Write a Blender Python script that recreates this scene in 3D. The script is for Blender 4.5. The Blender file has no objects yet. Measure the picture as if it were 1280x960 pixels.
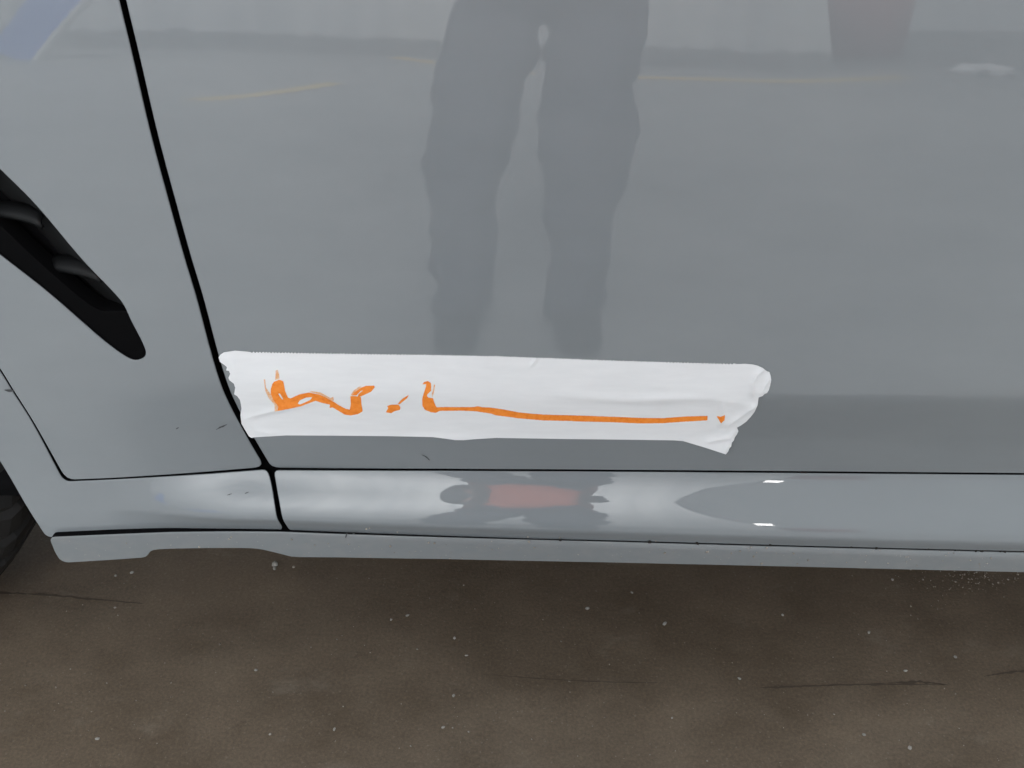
import bpy, bmesh, math, random
import numpy as np
from mathutils import Vector, Matrix
from mathutils.kdtree import KDTree
from mathutils.geometry import delaunay_2d_cdt

scene = bpy.context.scene
col = scene.collection
rnd = random.Random(7)
nrs = np.random.RandomState(11)

# ------------------------------------------------------------------ camera
CAM = np.array([0.0, -0.74, 0.97])
PITCH, ROLL, FPX = math.radians(35.0), math.radians(1.1), 1200.0     # focal length in pixels of a 1280 wide picture
_f = np.array([0, math.cos(PITCH), -math.sin(PITCH)])
_r0 = np.array([1.0, 0, 0]); _u0 = np.array([0, math.sin(PITCH), math.cos(PITCH)])
_r = _r0 * math.cos(ROLL) + _u0 * math.sin(ROLL)
_u = _u0 * math.cos(ROLL) - _r0 * math.sin(ROLL)
cd = bpy.data.cameras.new('camera'); cam = bpy.data.objects.new('camera', cd); col.objects.link(cam)
cd.sensor_width = 36.0; cd.lens = 36.0 * FPX / 1280.0; cd.clip_start = 0.01; cd.clip_end = 200
cam.matrix_world = Matrix(((_r[0], _u[0], -_f[0], CAM[0]), (_r[1], _u[1], -_f[1], CAM[1]), (_r[2], _u[2], -_f[2], CAM[2]), (0, 0, 0, 1)))
scene.camera = cam

# ------------------------------------------------------------------ world, exposure
world = bpy.data.worlds.new('World'); scene.world = world; world.use_nodes = True
bg = world.node_tree.nodes['Background']
bg.inputs[0].default_value = (0.90, 0.96, 1.0, 1); bg.inputs[1].default_value = 0.82
scene.view_settings.view_transform = 'Standard'; scene.view_settings.look = 'None'
scene.view_settings.exposure = 0.29; scene.view_settings.gamma = 1.0
scene.render.engine = 'CYCLES'
scene.cycles.max_bounces = 8

# ------------------------------------------------------------------ helpers: objects
def tag(o, label=None, cat=None, group=None, kind=None):
    if label: o['label'] = label
    if cat: o['category'] = cat
    if group: o['group'] = group
    if kind: o['kind'] = kind
    return o
def empty(name, loc=(0, 0, 0)):
    o = bpy.data.objects.new(name, None); o.location = loc; col.objects.link(o); o.empty_display_size = 0.1
    return o
def mesh_obj(name, verts, faces, mats, parent=None, normals=None, midx=None, smooth=True):
    me = bpy.data.meshes.new(name)
    me.from_pydata([tuple(map(float, v)) for v in verts], [], faces)
    for m in (mats if isinstance(mats, (list, tuple)) else [mats]): me.materials.append(m)
    if midx is not None: me.polygons.foreach_set('material_index', midx)
    if smooth: me.polygons.foreach_set('use_smooth', [True] * len(me.polygons))
    me.update()
    if normals is not None: me.normals_split_custom_set_from_vertices([tuple(map(float, n)) for n in normals])
    o = bpy.data.objects.new(name, me); col.objects.link(o)
    if parent is not None:
        o.parent = parent
        o.matrix_parent_inverse = Matrix.Translation(-Vector(world_loc(parent)))
    return o
def world_loc(o):
    v = Vector(o.location)
    return v if o.parent is None else v
def bm_obj(name, bm, mats, parent=None, smooth=True, bevel=0):
    me = bpy.data.meshes.new(name)
    bmesh.ops.recalc_face_normals(bm, faces=bm.faces)
    bm.to_mesh(me); bm.free()
    for m in (mats if isinstance(mats, (list, tuple)) else [mats]): me.materials.append(m)
    if smooth: me.polygons.foreach_set('use_smooth', [True] * len(me.polygons))
    o = bpy.data.objects.new(name, me); col.objects.link(o)
    if parent is not None:
        o.parent = parent
        o.matrix_parent_inverse = Matrix.Translation(-Vector(world_loc(parent)))
    if bevel:
        b = o.modifiers.new('bevel', 'BEVEL'); b.width = bevel; b.segments = 3; b.limit_method = 'ANGLE'
    return o
def box(bm, c, s, rot=None):
    r = bmesh.ops.create_cube(bm, size=1.0)
    M = Matrix.Translation(Vector(c)) @ (rot or Matrix()) @ Matrix.Diagonal((s[0], s[1], s[2], 1))
    bmesh.ops.transform(bm, matrix=M, verts=r['verts']); return r['verts']

# ------------------------------------------------------------------ helpers: materials
def mat(name, base=(0.5, 0.5, 0.5), rough=0.5, spec=0.5, coat=0, coat_rough=0.03, metal=0):
    m = bpy.data.materials.new(name); m.use_nodes = True
    p = m.node_tree.nodes['Principled BSDF']
    p.inputs['Base Color'].default_value = (*base, 1); p.inputs['Roughness'].default_value = rough
    p.inputs['Specular IOR Level'].default_value = spec; p.inputs['Metallic'].default_value = metal
    p.inputs['Coat Weight'].default_value = coat; p.inputs['Coat Roughness'].default_value = coat_rough
    return m, m.node_tree, p
def node(nt, t, **kw):
    n = nt.nodes.new(t)
    for k, v in kw.items():
        if k in n.inputs.keys(): n.inputs[k].default_value = v
        else: setattr(n, k, v)
    return n
def ramp(nt, fac, stops):
    r = nt.nodes.new('ShaderNodeValToRGB'); e = r.color_ramp.elements
    while len(e) > 1: e.remove(e[-1])
    for i, (p, c) in enumerate(stops):
        el = e[0] if i == 0 else e.new(p)
        el.position = p; el.color = (*c, 1) if len(c) == 3 else c
    nt.links.new(fac, r.inputs[0]); return r.outputs[0]
def mixc(nt, fac, a, b, mode='MIX'):
    n = nt.nodes.new('ShaderNodeMix'); n.data_type = 'RGBA'; n.blend_type = mode
    for s, v in ((0, fac), (6, a), (7, b)):
        if hasattr(v, 'links'): nt.links.new(v, n.inputs[s])
        else: n.inputs[s].default_value = v if s == 0 else (*v, 1)
    return n.outputs[2]
def bump(nt, p, height, strength=0.2, dist=0.002, prev=None):
    b = nt.nodes.new('ShaderNodeBump'); b.inputs['Strength'].default_value = strength; b.inputs['Distance'].default_value = dist
    nt.links.new(height, b.inputs['Height'])
    if prev is not None: nt.links.new(prev, b.inputs['Normal'])
    nt.links.new(b.outputs[0], p.inputs['Normal']); return b.outputs[0]
def objcoord(nt):
    return nt.nodes.new('ShaderNodeTexCoord').outputs['Object']
def mapped(nt, vec, scale=(1, 1, 1), loc=(0, 0, 0), rot=(0, 0, 0)):
    n = nt.nodes.new('ShaderNodeMapping'); n.inputs['Scale'].default_value = scale; n.inputs['Location'].default_value = loc
    n.inputs['Rotation'].default_value = rot
    nt.links.new(vec, n.inputs[0]); return n.outputs[0]
def noise(nt, vec, scale, detail=4, rough=0.55):
    n = node(nt, 'ShaderNodeTexNoise', Scale=scale, Detail=detail, Roughness=rough); nt.links.new(vec, n.inputs['Vector']); return n.outputs[0]

# car paint: flat (non metallic) cool grey under clear coat, with faint dust film and fine orange peel
PAINT, nt, p = mat('grey_car_paint', (0.165, 0.178, 0.186), 0.45, 0.3, 1.0, 0.035)
p.inputs['Coat IOR'].default_value = 1.52
v = objcoord(nt)
dust = noise(nt, mapped(nt, v, (3, 3, 9)), 2.0, 6, 0.6)
nt.links.new(ramp(nt, dust, [(0.3, (0.188, 0.207, 0.219)), (0.75, (0.203, 0.222, 0.233))]), p.inputs['Base Color'])
nt.links.new(ramp(nt, noise(nt, v, 14, 5, 0.65), [(0.35, (0.008,) * 3), (0.8, (0.03,) * 3)]), p.inputs['Coat Roughness'])
pe = nt.nodes.new('ShaderNodeBump'); pe.inputs['Strength'].default_value = 0.006; pe.inputs['Distance'].default_value = 0.0006
nt.links.new(noise(nt, v, 170, 2, 0.5), pe.inputs['Height']); nt.links.new(pe.outputs[0], p.inputs['Coat Normal'])
# dusty lower trim in the same paint
DUSTY, nt, p = mat('dusty_grey_paint', (0.17, 0.18, 0.185), 0.5, 0.3, 0.8, 0.16)
v = objcoord(nt)
a = ramp(nt, noise(nt, mapped(nt, v, (1, 1, 2)), 40, 8, 0.7), [(0.45, (0.185, 0.200, 0.207)), (0.70, (0.205, 0.214, 0.216)), (0.85, (0.235, 0.235, 0.225))])
vo = node(nt, 'ShaderNodeTexVoronoi', Scale=230.0); nt.links.new(v, vo.inputs['Vector'])
sp = ramp(nt, vo.outputs['Distance'], [(0.10, (1, 1, 1)), (0.16, (0, 0, 0))])
pick = node(nt, 'ShaderNodeMath', operation='GREATER_THAN'); pick.inputs[1].default_value = 0.86
sepc = nt.nodes.new('ShaderNodeSeparateColor'); nt.links.new(vo.outputs['Color'], sepc.inputs[0]); nt.links.new(sepc.outputs[0], pick.inputs[0])
mul = node(nt, 'ShaderNodeMath', operation='MULTIPLY'); nt.links.new(sp, mul.inputs[0]); nt.links.new(pick.outputs[0], mul.inputs[1])
nt.links.new(mixc(nt, mul.outputs[0], a, (0.28, 0.275, 0.26)), p.inputs['Base Color'])
SHADEBLK, nt, p = mat('gap_shade_black', (0.004, 0.004, 0.0045), 0.8, 0.05)  # near-black that puts gap and recess shade into the colour
BLACKPL, nt, p = mat('black_grained_plastic', (0.0022, 0.0022, 0.0025), 0.55, 0.04)
bump(nt, p, noise(nt, objcoord(nt), 900, 2), 0.12, 0.0004)
CHANNEL, nt, p = mat('dark_channel_plastic', (0.010, 0.0105, 0.011), 0.6, 0.25)
GLOSSBL, nt, p = mat('satin_black_plastic', (0.006, 0.0065, 0.007), 0.5, 0.22)
RUBBER, nt, p = mat('tyre_rubber', (0.016, 0.016, 0.017), 0.62, 0.35)
nt.links.new(ramp(nt, noise(nt, objcoord(nt), 30, 6), [(0.3, (0.005, 0.005, 0.0055)), (0.7, (0.012, 0.0115, 0.011))]), p.inputs['Base Color'])
RIMMAT, nt, p = mat('dark_alloy', (0.05, 0.05, 0.052), 0.35, 0.5, metal=0.7)
TAPE, nt, p = mat('white_masking_tape', (0.77, 0.765, 0.76), 0.42, 0.35)
v = objcoord(nt)
nt.links.new(ramp(nt, noise(nt, mapped(nt, v, (1, 1, 5)), 25, 6, 0.6), [(0.3, (0.775, 0.785, 0.795)), (0.7, (0.82, 0.83, 0.838))]), p.inputs['Base Color'])
bump(nt, p, noise(nt, v, 300, 4), 0.08, 0.0004)
INK, nt, p = mat('orange_paint_marker', (0.80, 0.19, 0.022), 0.42, 0.45)
nt.links.new(ramp(nt, noise(nt, objcoord(nt), 220, 5, 0.6), [(0.3, (0.84, 0.21, 0.02)), (0.5, (0.95, 0.275, 0.03)), (0.75, (0.97, 0.33, 0.06))]), p.inputs['Base Color'])
INKTHIN, nt, p = mat('thin_orange_marker', (0.85, 0.45, 0.22), 0.45, 0.4)
nt.links.new(ramp(nt, noise(nt, objcoord(nt), 500, 5, 0.6), [(0.35, (0.80, 0.36, 0.13)), (0.65, (0.84, 0.62, 0.45))]), p.inputs['Base Color'])

# ------------------------------------------------------------------ the car side as a height field y = S(x, z)
def smooth(a, b, x):
    t = np.clip((np.asarray(x, float) - a) / (b - a), 0, 1); return t * t * (3 - 2 * t)
ZT = np.linspace(0.15, 1.25, 4401)
def table(pts, anchor):                       # pts: (z, lean in degrees, + = faces up) -> y(z) and slope(z)
    zs, es = zip(*sorted(pts)); e = np.interp(ZT, zs, es)
    k = np.hanning(33); k /= k.sum(); e = np.convolve(np.pad(e, 16, 'edge'), k, 'valid')
    s = np.tan(np.radians(e)); y = np.concatenate([[0], np.cumsum((s[1:] + s[:-1]) / 2 * (ZT[1] - ZT[0]))])
    return y - np.interp(anchor[0], ZT, y) + anchor[1], s
DOOR_P = [(0.15, -3), (0.340, -3.0), (0.381, -4.5), (0.387, -9.0), (0.428, -10.0), (0.435, -8.5), (0.448, -1.5), (0.49, 0.3), (0.62, 2.6), (0.80, 6.4), (1.05, 11), (1.25, 14)]
DY, DS = table(DOOR_P, (0.5, 0.0))
SILL_P = [(0.15, -15), (0.2818, -15), (0.2842, 2), (0.288, 17), (0.294, 28), (0.302, 36), (0.312, 39.5), (0.324, 36), (0.332, 27), (0.340, 15), (0.36, 14)]
SY, SS = table(SILL_P, (0.338, 0.0125))
FEND_P = [(0.15, 9), (0.30, 8), (0.34, 4), (0.40, 0.5), (0.455, -0.3)] + [q for q in DOOR_P if q[0] > 0.48]
FY, FS = table(FEND_P, (0.5, 0.0))
SOFT_P = [(0.15, -3), (0.34, -4), (0.385, -7.5), (0.425, -6), (0.47, -1.2), (0.51, 0.5)] + [q for q in DOOR_P if q[0] > 0.55]
GY, GS = table(SOFT_P, (0.5, 0.0))
STRIP_P = [(0.15, 3), (0.262, 4), (0.268, 10), (0.2715, 40), (0.29, 50)]
LY, LS = table(STRIP_P, (0.262, -0.0205))
def xcurve(x):                                # plan curvature: doors bow gently, fender swells out to the wheel arch
    return np.where(np.asarray(x) > 0, 0.010, 0.035) * x * x - 0.012 * smooth(-0.22, -0.66, x) ** 1.0
def s_door(x, z): return np.interp(z, ZT, DY) + xcurve(x)
def grow(x): return 1 + 0.36 * np.clip(x, -0.25, 1.2)      # the sill face gets taller towards the rear
def s_sill(x, z): return np.interp(0.337 - (0.337 - z) / grow(x), ZT, SY) + xcurve(x)
def s_strip(x, z): return np.interp(z + 0.061 * (grow(x) - 1), ZT, LY) + xcurve(x)
def s_fend(x, z):                             # the tuck along the door bottom fades out towards the wheel arch
    w = smooth(-0.45, -0.22, x); return (1 - w) * np.interp(z, ZT, FY) + w * np.interp(z, ZT, GY) + xcurve(x)
def s_arch(x, z):                             # front corner piece: flush with the fender at its front, sill section at its back
    w = smooth(-0.43, -0.27, x)
    return (1 - w) * np.interp(z, ZT, FY) + w * np.interp(0.337 - (0.337 - z) / grow(x), ZT, SY) + xcurve(x)
def normals(S, x, z):
    h = 4e-4; x = np.asarray(x, float); z = np.asarray(z, float)
    sx = (S(x + h, z) - S(x - h, z)) / (2 * h); sz = (S(x, z + h) - S(x, z - h)) / (2 * h)
    n = np.stack([sx, -np.ones_like(sx), sz], -1); return n / np.linalg.norm(n, axis=-1, keepdims=True)
def normal(S, x, z): return normals(S, x, z)
TT = np.linspace(0.45, 2.6, 110)
def hit(px, py, S):
    d = _f * FPX + _r * (px - 640) + _u * (480 - py); d = d / np.linalg.norm(d)
    P = CAM[None, :] + TT[:, None] * d[None, :]
    g = P[:, 1] - S(P[:, 0], P[:, 2])
    i = int(np.argmax(g > 0))
    t0, t1, g0, g1 = TT[i - 1], TT[i], g[i - 1], g[i]
    for _ in range(6):
        t = t0 + (t1 - t0) * (-g0) / (g1 - g0); q = CAM + t * d; gm = q[1] - float(S(q[0], q[2]))
        if abs(gm) < 1e-6: break
        if gm > 0: t1, g1 = t, gm
        else: t0, g0 = t, gm
    return CAM + t * d
def hits(px, py, S):
    px = np.asarray(px, float); py = np.asarray(py, float)
    d = _f * FPX + _r * (px - 640)[:, None] + _u * (480 - py)[:, None]; d /= np.linalg.norm(d, axis=1)[:, None]
    t = np.full(len(px), 0.9)
    for _ in range(30):
        q = CAM + t[:, None] * d; t = t + (S(q[:, 0], q[:, 2]) - q[:, 1]) / d[:, 1] * 0.9
    return CAM + t[:, None] * d
def hxz(px, py, S):
    q = hit(px, py, S); return (q[0], q[2])
def floor_hit(px, py):
    d = _f * FPX + _r * (px - 640) + _u * (480 - py); return CAM + d * (-CAM[2] / d[2])

def curve(pts, n=12):                         # Catmull-Rom through control points
    P = [np.array(q, float) for q in pts]; out = []
    for i in range(len(P) - 1):
        p0 = P[i - 1] if i else 2 * P[0] - P[1]; p1, p2 = P[i], P[i + 1]; p3 = P[i + 2] if i + 2 < len(P) else 2 * P[-1] - P[-2]
        for k in range(n):
            t = k / n
            out.append(0.5 * ((2 * p1) + (-p0 + p2) * t + (2 * p0 - 5 * p1 + 4 * p2 - p3) * t * t + (-p0 + 3 * p1 - 3 * p2 + p3) * t ** 3))
    out.append(P[-1]); return [tuple(q) for q in out]
def resample(loop, step):
    L = np.array(loop + [loop[0]], float); seg = np.linalg.norm(np.diff(L, axis=0), axis=1)
    s = np.concatenate([[0], np.cumsum(seg)]); n = max(8, int(s[-1] / step)); t = np.linspace(0, s[-1], n, endpoint=False)
    return np.stack([np.interp(t, s, L[:, 0]), np.interp(t, s, L[:, 1])], 1)
def area2(L):
    return 0.5 * np.sum(L[:, 0] * np.roll(L[:, 1], -1) - np.roll(L[:, 0], -1) * L[:, 1])
def outward(L):
    t = np.roll(L, -1, 0) - np.roll(L, 1, 0); t /= np.linalg.norm(t, axis=1)[:, None] + 1e-12
    return np.stack([t[:, 1], -t[:, 0]], 1)   # for a CCW loop
def seg_dist(P, L):
    seg = np.linalg.norm(np.roll(L, -1, 0) - L, axis=1); D = resample([tuple(q) for q in L], max(seg.min() * 0.5, seg.mean() * 0.2))
    kd = KDTree(len(D))
    for i, q in enumerate(D): kd.insert((q[0], q[1], 0), i)
    kd.balance()
    return np.array([kd.find((q[0], q[1], 0))[2] for q in P])
def inside(P, L):
    x, y = P[:, 0], P[:, 1]; r = np.zeros(len(P), bool); A = L; B = np.roll(L, -1, 0)
    for a_, b_ in zip(A, B):
        c = (a_[1] > y) != (b_[1] > y)
        if c.any():
            xi = (b_[0] - a_[0]) * (y - a_[1]) / (b_[1] - a_[1] + 1e-18) + a_[0]; r ^= c & (x < xi)
    return r
def inset_loop(loop, d, step, rounding):
    L = resample([tuple(q) for q in loop], step)
    if area2(L) < 0: L = L[::-1].copy()
    if d:
        Q = L - outward(L) * d
        Q = Q[seg_dist(Q, L) > abs(d) * 0.97]
        L = resample([tuple(q) for q in Q], step)
    for _ in range(rounding):
        L = (np.roll(L, 1, 0) + 2 * L + np.roll(L, -1, 0)) / 4
    return L
def fill(loops, spacing, clear):
    outer = loops[0]; lo, hi = outer.min(0), outer.max(0)
    gx, gy = np.meshgrid(np.arange(lo[0], hi[0], spacing), np.arange(lo[1], hi[1], spacing)); G = np.stack([gx.ravel(), gy.ravel()], 1)
    m = inside(G, outer)
    for h in loops[1:]: m &= ~inside(G, h)
    G = G[m]
    for l in loops: G = G[seg_dist(G, l) > clear]
    pts = np.concatenate(list(loops) + [G]); edges = []; o = 0
    for l in loops:
        n = len(l); edges += [(o + i, o + (i + 1) % n) for i in range(n)]; o += n
    vs, es, fs, ov, oe, of = delaunay_2d_cdt([Vector((float(q[0]), float(q[1]))) for q in pts], edges, [], 0, 1e-7)
    V = np.array([tuple(q) for q in vs]); F = [tuple(f) for f in fs]
    cen = np.array([V[list(f)].mean(0) for f in F]); k = inside(cen, outer)
    for h in loops[1:]: k &= ~inside(cen, h)
    F = [f for f, q in zip(F, k) if q]
    # CDT keeps the input order for distinct points
    return V, F
def panel(name, S, outline, holes=(), parent=None, material=None, r=0.0016, depth=0.012, spacing=0.008, step=0.004, rounding=2, offset=0.0):
    """sheet metal panel: follows y = S(x,z) with a rounded hem and a dark return flange"""
    loops = [inset_loop(outline, r, step, rounding)]
    for h in holes:
        L = inset_loop(h, 0, step * 0.7, rounding); L = L + outward(L) * r; loops.append(L)
    V, F = fill(loops, spacing, spacing * 0.55)
    N_ = normals(S, V[:, 0], V[:, 1]); P_ = np.stack([V[:, 0], S(V[:, 0], V[:, 1]), V[:, 1]], 1) + N_ * offset
    pos = list(P_); nor = list(N_)
    faces = []; midx = []
    for f in F:
        a_, b_, c_ = [V[i] for i in f[:3]]
        cr = (b_[0] - a_[0]) * (c_[1] - a_[1]) - (b_[1] - a_[1]) * (c_[0] - a_[0])
        faces.append(f if cr > 0 else f[::-1]); midx.append(0)
    o0 = 0
    for li, L in enumerate(loops):
        n_ = len(L); o2 = outward(L) * (1 if li == 0 else -1)
        prev = list(range(o0, o0 + n_))
        for k, (out, dep, ang) in enumerate([(math.sin(t), 1 - math.cos(t), t) for t in (0.4, 0.8, 1.2, 1.5708)] + [(1.0, depth / r, 1.5708)]):
            cur = []
            for i in range(n_):
                b = prev_base = pos[o0 + i]; n = nor[o0 + i]
                t3 = np.array([o2[i][0], 0, o2[i][1]]); t3 = t3 - n * (t3 @ n); t3 /= np.linalg.norm(t3)
                pos.append(b + t3 * r * out - n * r * dep); nor.append(t3 * math.sin(ang) + n * math.cos(ang)); cur.append(len(pos) - 1)
            for i in range(n_):
                j = (i + 1) % n_
                q = (prev[i], prev[j], cur[j], cur[i])
                faces.append(q[::-1] if li == 0 else q); midx.append(1 if k == 4 else 0)
            if k == 3:                                     # split the shading at the flange
                prev = cur
            else: prev = cur
        o0 += n_
    return mesh_obj(name, pos, faces, [material or PAINT, SHADEBLK], parent, nor, midx)

# ------------------------------------------------------------------ the car
car = empty('car', (0, 0.9, 0))
tag(car, 'light grey car seen close at its front door sill, with black fender vent and tyre', 'car')

GAP = [(152.8, 0), (168, 63), (192.5, 168), (215, 252), (233.5, 319), (250, 374), (267.5, 440), (282, 486), (299, 522), (319, 558), (334, 583)]
GAPX = curve([(128, -110)] + GAP, 8)
gap_door = [hxz(a_ + 4.2, b_, s_door) for a_, b_ in GAPX]
gap_fend = [hxz(a_ - 4.2, b_, s_fend) for a_, b_ in GAPX]
topL = gap_door[0]; dx = gap_door[0][0] - gap_door[4][0]; dz = gap_door[0][1] - gap_door[4][1]
ZTOP = 1.04
def up_to(pt):
    return (pt[0] + dx / dz * (ZTOP - pt[1]) * 0.7, ZTOP)
XR = 0.98
zb = hxz(1280, 590.5, s_door)[1]
door_out = [up_to(gap_door[0])] + gap_door + [hxz(341, 585.2, s_door)] + [hxz(q, 585.7 + (q - 342) * 0.0048 + max(0, q - 760) * 0.0035, s_door) for q in (420, 560, 700, 850, 1000, 1150, 1280)] + [(XR, zb - 0.001), (XR + 0.02, 0.7), (XR + 0.0, ZTOP)]
panel('front_door', s_door, door_out, parent=car, spacing=0.0065, r=0.0013, rounding=1)
panel('rear_door', s_door, [(XR + 0.006, zb - 0.001), (XR + 0.026, 0.7), (XR + 0.006, ZTOP), (1.7, ZTOP), (1.7, zb - 0.001)][::-1], parent=car, spacing=0.02)

VENT_UP = [(-150, 72), (-90, 122), (-40, 172), (0, 212), (45, 257), (100, 322), (140, 364), (154, 381), (164, 402), (176, 425), (182, 440)]
VENT_LO = [(180.5, 446.5), (172, 450.5), (160, 448), (128, 425), (60, 366), (0, 319), (-70, 262), (-130, 205), (-165, 160), (-172, 110)]
vent_loop = [hxz(a_, b_, s_door) for a_, b_ in curve(VENT_UP + VENT_LO + [VENT_UP[0]], 6)[:-1]]

SEAM = [(-190, 190), (-120, 290), (-60, 372), (0, 463), (16, 489), (42, 530), (78, 594)]
seam_xz = [hxz(a_ + 0.7, b_ - 0.6, s_fend) for a_, b_ in curve(SEAM, 5)]
bot_xz = [hxz(a_, b_, s_fend) for a_, b_ in curve([(85, 600.2), (150, 597.4), (240, 591.6), (327, 584.6)], 6)]
ar = seam_xz[0]
fend_out = [up_to(gap_fend[0])] + gap_fend[:-1] + bot_xz[::-1] + seam_xz[::-1] + [(ar[0] - 0.12, ar[1] + 0.09), (ar[0] - 0.25, ZTOP - 0.1), (ar[0] - 0.26, ZTOP)]
panel('front_fender', s_fend, fend_out, holes=[vent_loop], parent=car, spacing=0.0065, r=0.0011, rounding=1)

# front corner piece that runs from the wheel arch into the sill
SEAM2 = [(a_ - 0.7, b_ + 0.6) for a_, b_ in SEAM[:-1]] + [(76.5, 597)]
a_top = [hxz(a_, b_, s_arch) for a_, b_ in curve(SEAM2, 5)] + [hxz(a_, b_, s_arch) for a_, b_ in curve([(83.5, 602.2), (150, 599.2), (240, 593.4), (334, 586.4)], 6)]
a_right = [hxz(a_, b_, s_arch) for a_, b_ in curve([(339, 604), (343.4, 630), (346.4, 648), (354, 661.5)], 4)]
a_bot = [hxz(a_, b_, s_arch) for a_, b_ in curve([(346, 663.6), (280, 664), (210, 665.6), (130, 669), (63, 672.4)], 4)]
a_arch = [hxz(a_, b_, s_arch) for a_, b_ in curve([(56, 669), (33, 633), (0, 577), (-60, 487), (-120, 407), (-190, 312)], 4)]
panel('wheel_arch_corner', s_arch, a_top + a_right + a_bot + a_arch, parent=car, spacing=0.004, step=0.0025, r=0.0009, rounding=1)

# side sill
s_top = [hxz(q, 587.5 + (q - 342) * 0.0048 + max(0, q - 760) * 0.0035, s_sill) for q in (341.5, 420, 560, 700, 850, 1000, 1150, 1280)]
s_bot = [hxz(q, b_, s_sill) for q, b_ in ((1280, 689.5), (1000, 682.5), (780, 676.3), (560, 671), (420, 667.5), (366, 665.2))]
s_left = [hxz(a_, b_, s_sill) for a_, b_ in curve([(361.5, 663), (353.4, 649), (349.4, 630), (344.8, 604)], 4)]
XS = 1.7
panel('side_sill', s_sill, s_top + [(XS, s_top[-1][1]), (XS, s_bot[0][1] - 0.02)] + s_bot + s_left, parent=car, spacing=0.004, step=0.0025, r=0.0009, rounding=1)

# lower strip along the bottom of the sill
l_top = [hxz(a_, b_, s_strip) for a_, b_ in ((61, 672), (130, 669), (210, 665.8), (290, 664.8), (350, 665.2), (420, 667.8), (560, 672.2), (780, 677.6), (1000, 683.6), (1280, 690))]
l_bot = [hxz(a_, b_, s_strip) for a_, b_ in [(1280, 715.8), (1000, 709), (780, 704), (560, 699.5), (420, 697.3), (376, 697)] + curve([(364, 696.4), (341, 690.5), (322, 686.6), (300, 685.6), (250, 685.8), (200, 687), (187, 689.5)], 3) + [(184, 697.2), (130, 701), (82, 703.8), (75, 701.5), (68, 690)]]
panel('lower_sill_trim', s_strip, l_top + [(XS, l_top[-1][1] - 0.02), (XS, l_bot[0][1] - 0.02)] + l_bot, parent=car, material=DUSTY, spacing=0.004, step=0.003, r=0.0011, depth=0.03, rounding=1)

# near-black backing behind the panels, stands in for the shade in the gaps
def backing():
    xs = np.linspace(-0.62, 1.7, 60); zs = np.concatenate([np.linspace(0.2745, 0.35, 12), np.linspace(0.36, ZTOP, 20)])
    V = []; F = []
    for z in zs:
        for x in xs:
            off = 0.013 if z > 0.35 else 0.012
            y = float(s_fend(x, max(z, 0.345))) + off + (0.0 if z > 0.35 else 0.0)
            if z < 0.345: y = max(float(s_sill(x, z)) + 0.013, float(s_sill(x, 0.283)) + 0.012)
            y += 0.03 * float(smooth(-0.24, -0.32, x)) if z < 0.36 else 0.018 * float(smooth(-0.26, -0.34, x))
            V.append((x, y, z))
    n = len(xs)
    for j in range(len(zs) - 1):
        for i in range(n - 1): F.append((j * n + i, j * n + i + 1, (j + 1) * n + i + 1, (j + 1) * n + i))
    mesh_obj('gap_shade_backing', V, F, SHADEBLK, car)
backing()
bm = bmesh.new(); box(bm, (0.58, 0.92, 0.66), (2.3, 1.72, 0.72)); box(bm, (-0.85, 1.0, 0.72), (0.7, 1.2, 0.6)); box(bm, (-0.85, 0.5, 0.98), (0.9, 0.9, 0.1))
bm_obj('underbody', bm, SHADEBLK, car, smooth=False)

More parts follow.
